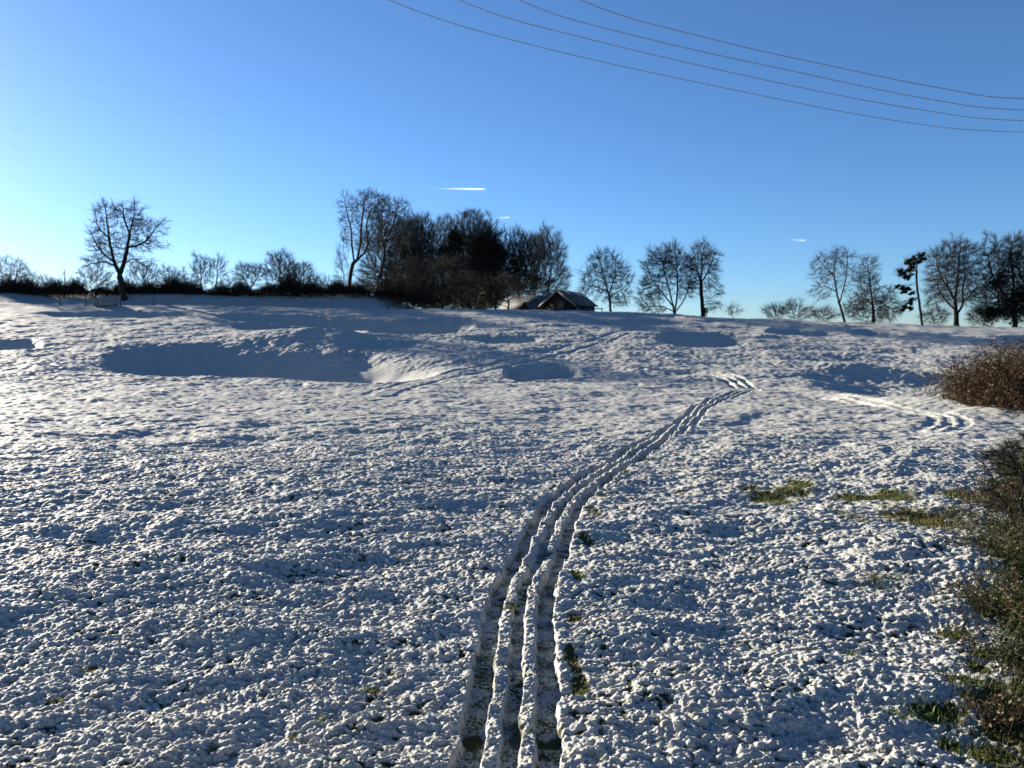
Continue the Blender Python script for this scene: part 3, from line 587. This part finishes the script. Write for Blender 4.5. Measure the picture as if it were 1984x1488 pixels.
M_ROOF = roof_material(); M_WHITE = noisy('grey_paint', (.10, .10, .10), (.17, .17, .165), 4, .5)
mg, tg, bgl = mat('dark_window'); bgl.inputs['Base Color'].default_value = (.02, .025, .03, 1); bgl.inputs['Roughness'].default_value = .08
def boxes(L):                                                      # (centre, size)
    V = []; Fs = []; u = np.array([[x, y, z] for z in (-.5, .5) for y in (-.5, .5) for x in (-.5, .5)])
    q = np.array([[0, 2, 3, 1], [4, 5, 7, 6], [0, 1, 5, 4], [2, 6, 7, 3], [0, 4, 6, 2], [1, 3, 7, 5]])
    for i, (c, s) in enumerate(L): V.append(np.array(c) + u * np.array(s)); Fs.append(q + 8 * i)
    return np.concatenate(V), np.concatenate(Fs)
def house():
    Y0 = 124.; corner = at_depth(1112, 600, Y0); g = at_depth(1112, 611, Y0)[2]
    # local frame: origin at the near gable corner, -x along the gable, +y along the ridge
    h = thing('house', 'dark boarded house with frosted gabled roofs half hidden by the snowy ridge', 'house', (corner[0], Y0, g), rz=R(-30))
    W, L, EV, AP = 5.9, 8.6, 1.95, 4.15
    V = [(-W, 0, -1), (0, 0, -1), (0, L, -1), (-W, L, -1), (-W, 0, EV), (0, 0, EV), (0, L, EV), (-W, L, EV), (-W / 2, 0, AP), (-W / 2, L, AP)]
    mesh_obj('wall', V, [np.array([[0, 1, 5, 4], [1, 2, 6, 5], [2, 3, 7, 6], [3, 0, 4, 7]]), np.array([[4, 5, 8], [6, 7, 9]])], M_WALL, h)
    def slab(x0, z0, x1, z1, y0, y1, t=.16):
        n = np.array([-(z1 - z0), 0, x1 - x0]); n = n / np.linalg.norm(n) * (t if x1 > x0 else -t); p = []
        for dz in (np.zeros(3), n):
            for (x, z) in ((x0, z0), (x1, z1)):
                for y in (y0, y1): p.append(np.array([x, y, z]) + dz)
        return np.array(p), np.array([[0, 1, 3, 2], [4, 6, 7, 5], [0, 4, 5, 1], [2, 3, 7, 6], [0, 2, 6, 4], [1, 5, 7, 3]])
    k = (AP - EV) / (W / 2); ov = .45
    rp = [slab(-W - ov, EV - ov * k + .06, -W / 2, AP + .06, -.4, L + .4), slab(-W / 2, AP + .06, ov, EV - ov * k + .06, -.4, L + .4)]
    rf = mesh_obj('roof', *join(rp), M_ROOF, h)
    bb = [slab(-W - ov - .02, EV - ov * k - .16, -W / 2, AP - .14, -.46, -.405, .2), slab(-W / 2, AP - .14, ov + .02, EV - ov * k - .16, -.46, -.405, .2)]
    b_ = mesh_obj('bargeboard', *join(bb), M_WHITE, h)
    def win(cx, cz, w_, h_, side):
        t = .07; L_ = [((cx - w_ / 2, 0, cz), (t, .08, h_)), ((cx + w_ / 2, 0, cz), (t, .08, h_)), ((cx, 0, cz), (t, .06, h_ - t)), ((cx, 0, cz + h_ / 2), (w_ + t, .09, t)), ((cx, 0, cz - h_ / 2), (w_ + t + .1, .16, t))]
        V, Fc = boxes(L_); V2, F2 = boxes([((cx, .02, cz), (w_ - t, .02, h_ - t))])
        if side: V = np.stack([-V[:, 1], V[:, 0], V[:, 2]], 1); V2 = np.stack([-V2[:, 1], V2[:, 0], V2[:, 2]], 1); V[:, 0] += .05; V2[:, 0] += .05
        else: V[:, 1] -= .05; V2[:, 1] -= .05
        f = mesh_obj('window', V, Fc, M_WHITE, h); mesh_obj('pane', V2, F2, mg, f)
    win(-2.55, 1.75, 1.2, 1.25, False); win(1.8, .95, 1.5, .8, True); win(4.3, .9, .7, .7, True); win(6.6, .9, .8, .8, True)
    # veranda post and its lean-to at the far end
    V, Fc = boxes([((.75, L - .2, 1.35), (1.6, .9, .14)), ((1.45, L - .2, .15), (.14, .14, 2.3))]); mesh_obj('porch', V, Fc, M_WALL, h)
    # lower wing reaching left behind the copse
    x0, x1, yb, ev, ap = -15.2, -W - .05, 1.6, 1.2, 3.6; wd = 6.5
    V = [(x0, yb, -1), (x1, yb, -1), (x1, yb + wd, -1), (x0, yb + wd, -1), (x0, yb, ev), (x1, yb, ev), (x1, yb + wd, ev), (x0, yb + wd, ev), (x0, yb + wd / 2, ap), (x1, yb + wd / 2, ap)]
    wg = mesh_obj('wing', V, [np.array([[0, 1, 5, 4], [2, 3, 7, 6]]), np.array([[3, 0, 8], [3, 8, 7], [0, 4, 8]])], M_WALL, h)
    def rot(vf, oy): v, f = vf; return np.stack([v[:, 1], v[:, 0], v[:, 2]], 1), f[:, ::-1]
    kk = (ap - ev) / (wd / 2); sl_ = [slab(yb - .4, ev - .4 * kk + .06, yb + wd / 2, ap + .06, x0 - .4, x1 - .02), slab(yb + wd / 2, ap + .06, yb + wd + .4, ev - .4 * kk + .06, x0 - .4, x1 - .02)]
    mesh_obj('roof', *join([rot(s, 0) for s in sl_]), M_ROOF, wg)
    dx = -10.2; dv = [(dx - 1.3, yb - .3, ev - .3), (dx + 1.3, yb - .3, ev - .3), (dx, yb - .3, ev + 1.25), (dx, yb + 2.2, ev + 1.25), (dx - 1.3, yb + .4, ev - .05), (dx + 1.3, yb + .4, ev - .05)]
    dm = mesh_obj('dormer', dv[:3], [np.array([[0, 1, 2]])], M_WALL, wg)
    mesh_obj('dormer_roof', np.array(dv) + np.array([0, -.04, .08]), [np.array([[0, 2, 3, 4], [2, 1, 5, 3]])], M_ROOF, wg)
house()

# ---------------------------------------------------------------- trough and fence posts
M_WOOD = noisy('weathered_wood', (.06, .05, .042), (.13, .11, .09), 5); M_CONC = noisy('grey_concrete', (.16, .155, .14), (.28, .27, .25), 3)
def trough():
    p = on_ground(205, 594); k = p[1] / F; w_ = 39 * k; hh = 12.5 * k; dp = 1.1
    t = thing('water_trough', 'grey rectangular field trough on the snow below the oak', 'trough', p, rz=R(6))
    V, Fc = boxes([((0, -dp / 2, hh / 2), (w_, .1, hh)), ((0, dp / 2, hh / 2), (w_, .1, hh)), ((-w_ / 2 + .05, 0, hh / 2), (.1, dp - .1, hh)), ((w_ / 2 - .05, 0, hh / 2), (.1, dp - .1, hh)), ((0, 0, .12), (w_ - .2, dp - .1, .2))]); mesh_obj('tank', V, Fc, M_CONC, t)
    V, Fc = boxes([((0, -dp / 2 - .03, hh + .022), (w_ + .08, .2, .04)), ((0, dp / 2 + .03, hh + .022), (w_ + .08, .2, .04)), ((-w_ / 2 + .02, 0, hh + .022), (.16, dp - .15, .04)), ((w_ / 2 - .02, 0, hh + .022), (.16, dp - .15, .04))]); mesh_obj('rim', V, Fc, M_CONC, t)
    V, Fc = boxes([((w_ / 2 - .45, 0, hh - .12), (.6, dp - .14, .12))]); mesh_obj('valve_cover', V, Fc, M_CONC, t)
trough()
def post(px, py, top, label):
    p = on_ground(px, py); k = p[1] / F; h = (py - top) * k
    V, Fc = chain([(0, 0, -.3), (.01, 0, h * .5), (.0, .01, h * .96), (.0, .01, h)], .085, .07, 8)
    n = len(V); o = mesh_obj('fence_post', V, [Fc, np.arange(n - 8, n)[None]], M_WOOD); o.location = p; tag(o, label, 'post', 'fence posts by the trough')
post(117, 592, 572, 'leftmost wooden fence post on the far snow, left of the trough')
post(166, 593, 572, 'wooden fence post just left of the grey trough')
post(234, 594, 571, 'wooden fence post just right of the grey trough, below the oak')
post(298, 592, 573, 'wooden fence post well right of the trough, on the snow below the hedge')
post(752, 600, 585, 'short lone fence post in front of the copse, left of the sweeping bush')

# ---------------------------------------------------------------- overhead cables
M_CABLE = noisy('grey_cable', (.30, .32, .35), (.38, .40, .43), 3, .5)
LBL = ['lowest of the four overhead cables crossing the sky', 'second lowest of the four overhead cables', 'second highest of the four overhead cables', 'topmost of the four overhead cables, meeting the frame top farthest right']
CAB = [[(755, 0), (1050, 92), (1450, 180), (1750, 236), (1984, 256)], [(890, 0), (1150, 78), (1520, 163), (1780, 212), (1984, 234)], [(1005, 0), (1250, 74), (1560, 143), (1800, 192), (1984, 213)], [(1125, 0), (1380, 76), (1620, 130), (1830, 172), (1984, 191)]]
for i, pts in enumerate(CAB):
    Z = lambda px: np.interp(px, [700, 1984], [11.0, 9.0])
    W3 = []
    for px, py in pts: d = ray(px, py); W3.append(d * (Z(px) / d[2]))
    W3 = np.array(W3); a = W3[0] + (W3[0] - W3[1]) * 1.0 + np.array([0, 0, 1.2]); b = W3[-1] + (W3[-1] - W3[-2]) * 2.5 + np.array([0, 0, 1.0])
    P = polyline([a, *W3, b], 24); V, Fc = chain(P - P[0], .015, .015, 6)
    o = mesh_obj('overhead_cable', V, Fc, M_CABLE, smooth=True); o.location = P[0]; tag(o, LBL[i], 'cable', 'overhead power cables')

# ---------------------------------------------------------------- vapour trails
def trail_material():
    m, t, b = mat('vapour'); t.nodes.remove(b); o = t.nodes['Material Output']
    d = N(t, 'ShaderNodeBsdfDiffuse'); d.inputs[0].default_value = (.95, .95, .95, 1); tl = N(t, 'ShaderNodeBsdfTranslucent'); tl.inputs[0].default_value = (.95, .95, .95, 1)
    ad = N(t, 'ShaderNodeAddShader'); t.links.new(d.outputs[0], ad.inputs[0]); t.links.new(tl.outputs[0], ad.inputs[1])
    a = N(t, 'ShaderNodeAttribute', attribute_name='vapour_share'); tr = N(t, 'ShaderNodeBsdfTransparent'); mx = N(t, 'ShaderNodeMixShader')
    t.links.new(a.outputs['Fac'], mx.inputs[0]); t.links.new(tr.outputs[0], mx.inputs[1]); t.links.new(ad.outputs[0], mx.inputs[2]); t.links.new(mx.outputs[0], o.inputs[0]); return m
M_TRAIL = trail_material()
for (x0, y0), (x1, y1), th_, den, lb in (((828, 365), (942, 366.5), 1.9, .17, 'bright white vapour trail above the copse'), ((950, 424), (988, 421), 2.0, .07, 'faint short vapour trail just right of the dome topped tree'), ((1524, 464), (1562, 466), 2.0, .07, 'faint vapour trail low over the right hand trees')):
    Y = 6000.; A = at_depth(x0, y0, Y); B = at_depth(x1, y1, Y); n = 40; u = np.linspace(0, 1, n); P = A + (B - A) * u[:, None]
    rad = th_ * Y / F * (np.sin(np.clip(u, 0.02, .98) * math.pi * .94 + .06) ** .35) * (.35 + .65 * u) + 1
    V, Fc = chain(P - A, rad, 0, 10); o = mesh_obj('vapour_trail', V, Fc, M_TRAIL, smooth=True); o.location = A; tag(o, lb, 'vapour trail', 'vapour trails'); o.visible_shadow = True
    dn = np.repeat(den * u ** 1.3 * sstep(1, .93, u), 10); at = o.data.attributes.new('vapour_share', 'FLOAT', 'POINT'); at.data.foreach_set('value', dn.astype(np.float32))

# ---------------------------------------------------------------- right field edge
def bramble_hedge():
    rg = np.random.default_rng(5); Yc = 36.; p = at_depth(1984, 810, Yc); g = gz(p[0], Yc); HT = (650 - 650) / F * Yc - g
    h = thing('bramble_hedge', 'dense brown bramble hedge with dry leaves at the right frame edge', 'hedge', (p[0], Yc, g))
    k = Yc / F; A = []; B = []; ra = []; rb = []
    def top(dx): return np.interp(dx, [-3.5, -3.2, -2.4, -1.2, 0, 1.5, 5, 9], [.3 * HT, .5 * HT, .72 * HT, .9 * HT, HT, HT + .25, HT + .4, HT])
    tips = []
    for i in range(3600):                                           # arching canes
        dx = rg.uniform(-3.0, 7.5) if i % 3 else rg.uniform(-3.0, 1.2); dy = rg.normal() * 1.1; ht = top(dx) * rg.uniform(.55, 1.04); q = np.array([dx + rg.normal() * .3, dy, -.2]); d = np.array([rg.normal() * .35, rg.normal() * .35, 1.]); n = 9; st = ht * 1.5 / n
        for s in range(n):
            d = d + np.array([rg.normal() * .16, rg.normal() * .16, -.19 * s / 3]); d /= np.linalg.norm(d); e = q + d * st
            tx = float(top(np.clip(e[0], -3.5, 9)))
            if e[2] > tx + .03 or e[2] < -.3 or e[0] < -3.1: break
            A.append(q); B.append(e); ra.append(.011 - .0009 * s); rb.append(.0102 - .0009 * s); q = e; tips.append(e)
    V, Fc = tubes(A, B, np.array(ra), np.array(rb), 3); mesh_obj('canes', V, Fc, M_TWIG, h)
    T = np.array(tips); P = T[rg.integers(0, len(T), 110000)] + rg.normal(size=(110000, 3)) * .06
    V, Fc = leaves(P, .085, rg, .1); c = np.where(rg.random((len(P), 1)) < .22, np.array([[.024, .021, .008]]), np.array([[.046, .023, .008]])) * rg.uniform(.35, 1.5, (len(P), 1))
    mesh_obj('leaves', V, Fc, M_LEAF, h, tint=np.repeat(c, 4, 0))
bramble_hedge()

tree('bare_shrub', 'dark leafless shrub leaning in from the right frame edge in the foreground', (1985, 1075), 13.0,
     [(1960, 905, 50, 55), (1990, 870, 50, 40), (2010, 960, 60, 80), (1945, 960, 35, 40)], [[(1985, 1075), (1980, 1010), (1972, 960)], [(1982, 1040), (1955, 985), (1930, 950)], [(1974, 970), (1960, 910), (1925, 880)], [(1976, 980), (1990, 900), (1975, 850)], [(1984, 1060), (2010, 980), (2030, 900)]],
     n=200, trunk_r=.034, seed=71, cat='shrub', r0=.0055, bark=M_TWIG_DARK, twig=1.0, flat=1.0, part='branches', trop=.04, wig=.4)

def low_bramble(name, label, px, py, rx, hgt, n, seed, lc):
    rg = np.random.default_rng(seed); p = on_ground(px, py); t = thing(name, label, 'shrub', p, 'brambles along the right field edge'); A = []; B = []; tips = []
    for i in range(n):
        q = np.array([rg.normal() * rx * .45, rg.normal() * rx * .45, -.03]); q[2] += 0
        d = np.array([rg.normal() * .6, rg.normal() * .6, 1.]); st = hgt * rg.uniform(.16, .3)
        for s in range(9):
            d = d + np.array([rg.normal() * .18, rg.normal() * .18, -.12 * s]); d /= np.linalg.norm(d); e = q + d * st
            if e[2] < -.06: break
            A.append(q); B.append(e); q = e; tips.append(e)
    V, Fc = tubes(A, B, .0035, .003, 4); mesh_obj('canes', V, Fc, M_TWIG, t)
    T = np.array(tips); m = n * 30; P = T[rg.integers(0, len(T), m)] + rg.normal(size=(m, 3)) * .05; P[:, 2] = np.abs(P[:, 2])
    V, Fc = leaves(P, .042, rg, .3); c = .6 * np.array(lc)[rg.integers(0, len(lc), m)] * rg.uniform(.4, 1.6, (m, 1)); mesh_obj('leaves', V, Fc, M_LEAF, t, tint=np.repeat(c, 4, 0))
GRN = [(.05, .075, .018), (.07, .09, .02), (.10, .09, .03)]; BRN = [(.12, .06, .025), (.09, .07, .03), (.06, .05, .02)]
low_bramble('bramble_bush', 'olive leafed bramble mound under the dark leafless shrub', 1975, 1075, .9, .75, 80, 81, GRN + BRN[1:])
low_bramble('bramble_bush', 'green bramble mound with a rusty red sprig at the right edge', 1955, 1190, .7, .55, 70, 82, GRN + BRN[:1])
low_bramble('bramble_bush', 'small rusty brown bramble near the lower right corner', 1950, 1410, .35, .28, 26, 83, BRN)
low_bramble('bramble_bush', 'dark green bramble at the right edge between the rusty sprig and the brown bramble', 1985, 1300, .5, .5, 50, 85, [(.03, .045, .012), (.045, .06, .015)])
low_bramble('bramble_bush', 'brown withered bramble spilling past the frame, below the far hedge gap', 1995, 985, 1.0, .8, 70, 84, BRN)
def stem(name, pts, Y0, r, label, mt):
    W3 = []
    g0 = on_ground(*pts[0]); Y = g0[1]
    for x, y in pts: W3.append(at_depth(x, y, Y))
    W3 = np.array(W3); W3[0, 2] = g0[2] - .02; W3[:, 1] += np.linspace(0, .3, len(W3)); P = polyline(W3, 8)
    V, Fc = chain(P - P[0], r, r * .45, 5); o = mesh_obj(name, V, Fc, mt, smooth=True); o.location = P[0]; tag(o, label, 'stem', 'dead stems in the snow')
M_STRAW = noisy('dry_straw', (.22, .17, .10), (.36, .29, .18), 12)
stem('dead_briar', [(1815, 1178), (1816, 1150), (1825, 1120), (1845, 1095), (1880, 1082)], 0, .006, 'dark arching dead stem curving over the snow towards the green bramble', M_TWIG_DARK)
stem('dry_stalk', [(1812, 1176), (1819, 1155), (1822, 1135)], 0, .004, 'pale dry stalk standing at the foot of the arching dead stem', M_STRAW)
stem('dry_stalk', [(1758, 1166), (1766, 1150), (1773, 1138)], 0, .004, 'pale dry stalk leaning alone, left of the arching dead stem', M_STRAW)

# ---------------------------------------------------------------- grass
def grass():
    rg = np.random.default_rng(17); P = []; Hh = []; T = []
    GC = np.array([(.07, .11, .015), (.10, .14, .02), (.15, .17, .03)]); SC = np.array([(.24, .18, .07), (.16, .12, .05), (.14, .13, .04)])
    for i, (cx, cy, rx, ry, s) in enumerate(BW):
        x, y = BARE[i][:2]; n = int(np.clip(rx * ry * 2600 * s, 40, 2600)); a = rg.uniform(0, 2 * math.pi, n); q = np.sqrt(rg.random(n)) * 1.3
        X = cx + np.cos(a) * q * rx; Y = cy + np.sin(a) * q * ry; P.append(np.stack([X, Y], 1)); strawy = .75 if 1720 < x < 1870 and 980 < y < 1020 else .25
        if x < 1250: strawy = .35
        Hh.append(rg.uniform(.035, .10, n) * (.75 if x < 1300 else 1.15)); st = rg.random(n) < strawy
        T.append(np.where(st[:, None], SC[rg.integers(0, 3, n)], GC[rg.integers(0, 3, n)]))
    n = 90000; Y = rg.uniform(5.2, 24, n); X = .05 + .64 * Y + rg.uniform(-.9, 4.5, n); v = verge(X, Y); k = rg.random(n) < sstep(-.5, .9, v) * sstep(24, 15, Y); X = X[k]; Y = Y[k]; n = len(X)
    P.append(np.stack([X, Y], 1)); Hh.append(rg.uniform(.05, .15, n) * (1 + .9 * sstep(0, .6, perlin(X / .45, Y / .45, 9)))); st = rg.random(n) < .3 + .3 * perlin(X / .8, Y / .8, 5); T.append((.14 + .45 * sstep(-.1, .6, perlin(X / .5, Y / .5, 8)))[:, None] * np.where(st[:, None], SC[rg.integers(0, 3, n)], GC[rg.integers(0, 3, n)]))  # verge blade tints darkened to stand in for backlit shade
    n = 26000; rr = 5.4 * (17 / 5.4) ** rg.random(n); th = rg.uniform(-R(38), R(38), n); X = rr * np.sin(th); Y = rr * np.cos(th)
    k = perlin(X / .9, Y / .9, 55) + .7 * perlin(X / .2, Y / .2, 56) > rg.uniform(-.3, .9, n); X = X[k]; Y = Y[k]; n = len(X)   # tips poking through the snow
    P.append(np.stack([X, Y], 1)); Hh.append(rg.uniform(.02, .055, n)); T.append(.45 * np.where((rg.random(n) < .6)[:, None], SC[rg.integers(0, 3, n)], GC[rg.integers(0, 3, n)]) + .02)
    P = np.concatenate(P); Hh = np.concatenate(Hh); T = np.concatenate(T) * rg.uniform(.6, 1.3, (len(Hh), 1)); z, _ = ground(P[:, 0], P[:, 1], np.full(len(P), .015)); n = len(P)
    b = np.stack([P[:, 0], P[:, 1], z - .01], 1); a = rg.uniform(0, 2 * math.pi, n); side = np.stack([np.cos(a), np.sin(a), 0 * a], 1); lean = np.stack([-np.sin(a), np.cos(a), 0 * a], 1) * rg.uniform(.1, .9, n)[:, None]
    up = np.array([0, 0, 1.]); w_ = (rg.uniform(.0022, .0045, n))[:, None]; H = Hh[:, None]
    m = b + up * H * .6 + lean * H * .3; t = b + up * H * (1 - .35 * np.linalg.norm(lean, axis=1, keepdims=True)) + lean * H * 1.0
    V = np.stack([b - side * w_, b + side * w_, m + side * w_ * .8, m - side * w_ * .8, t], 1).reshape(-1, 3); i = np.arange(n)[:, None] * 5
    o = mesh_obj('grass', V, [i + np.array([[0, 1, 2, 3]]), i + np.array([[3, 2, 4]])], M_GRASS, tint=np.repeat(T, 5, 0)); o['kind'] = 'stuff'; print('blades', n)
grass()
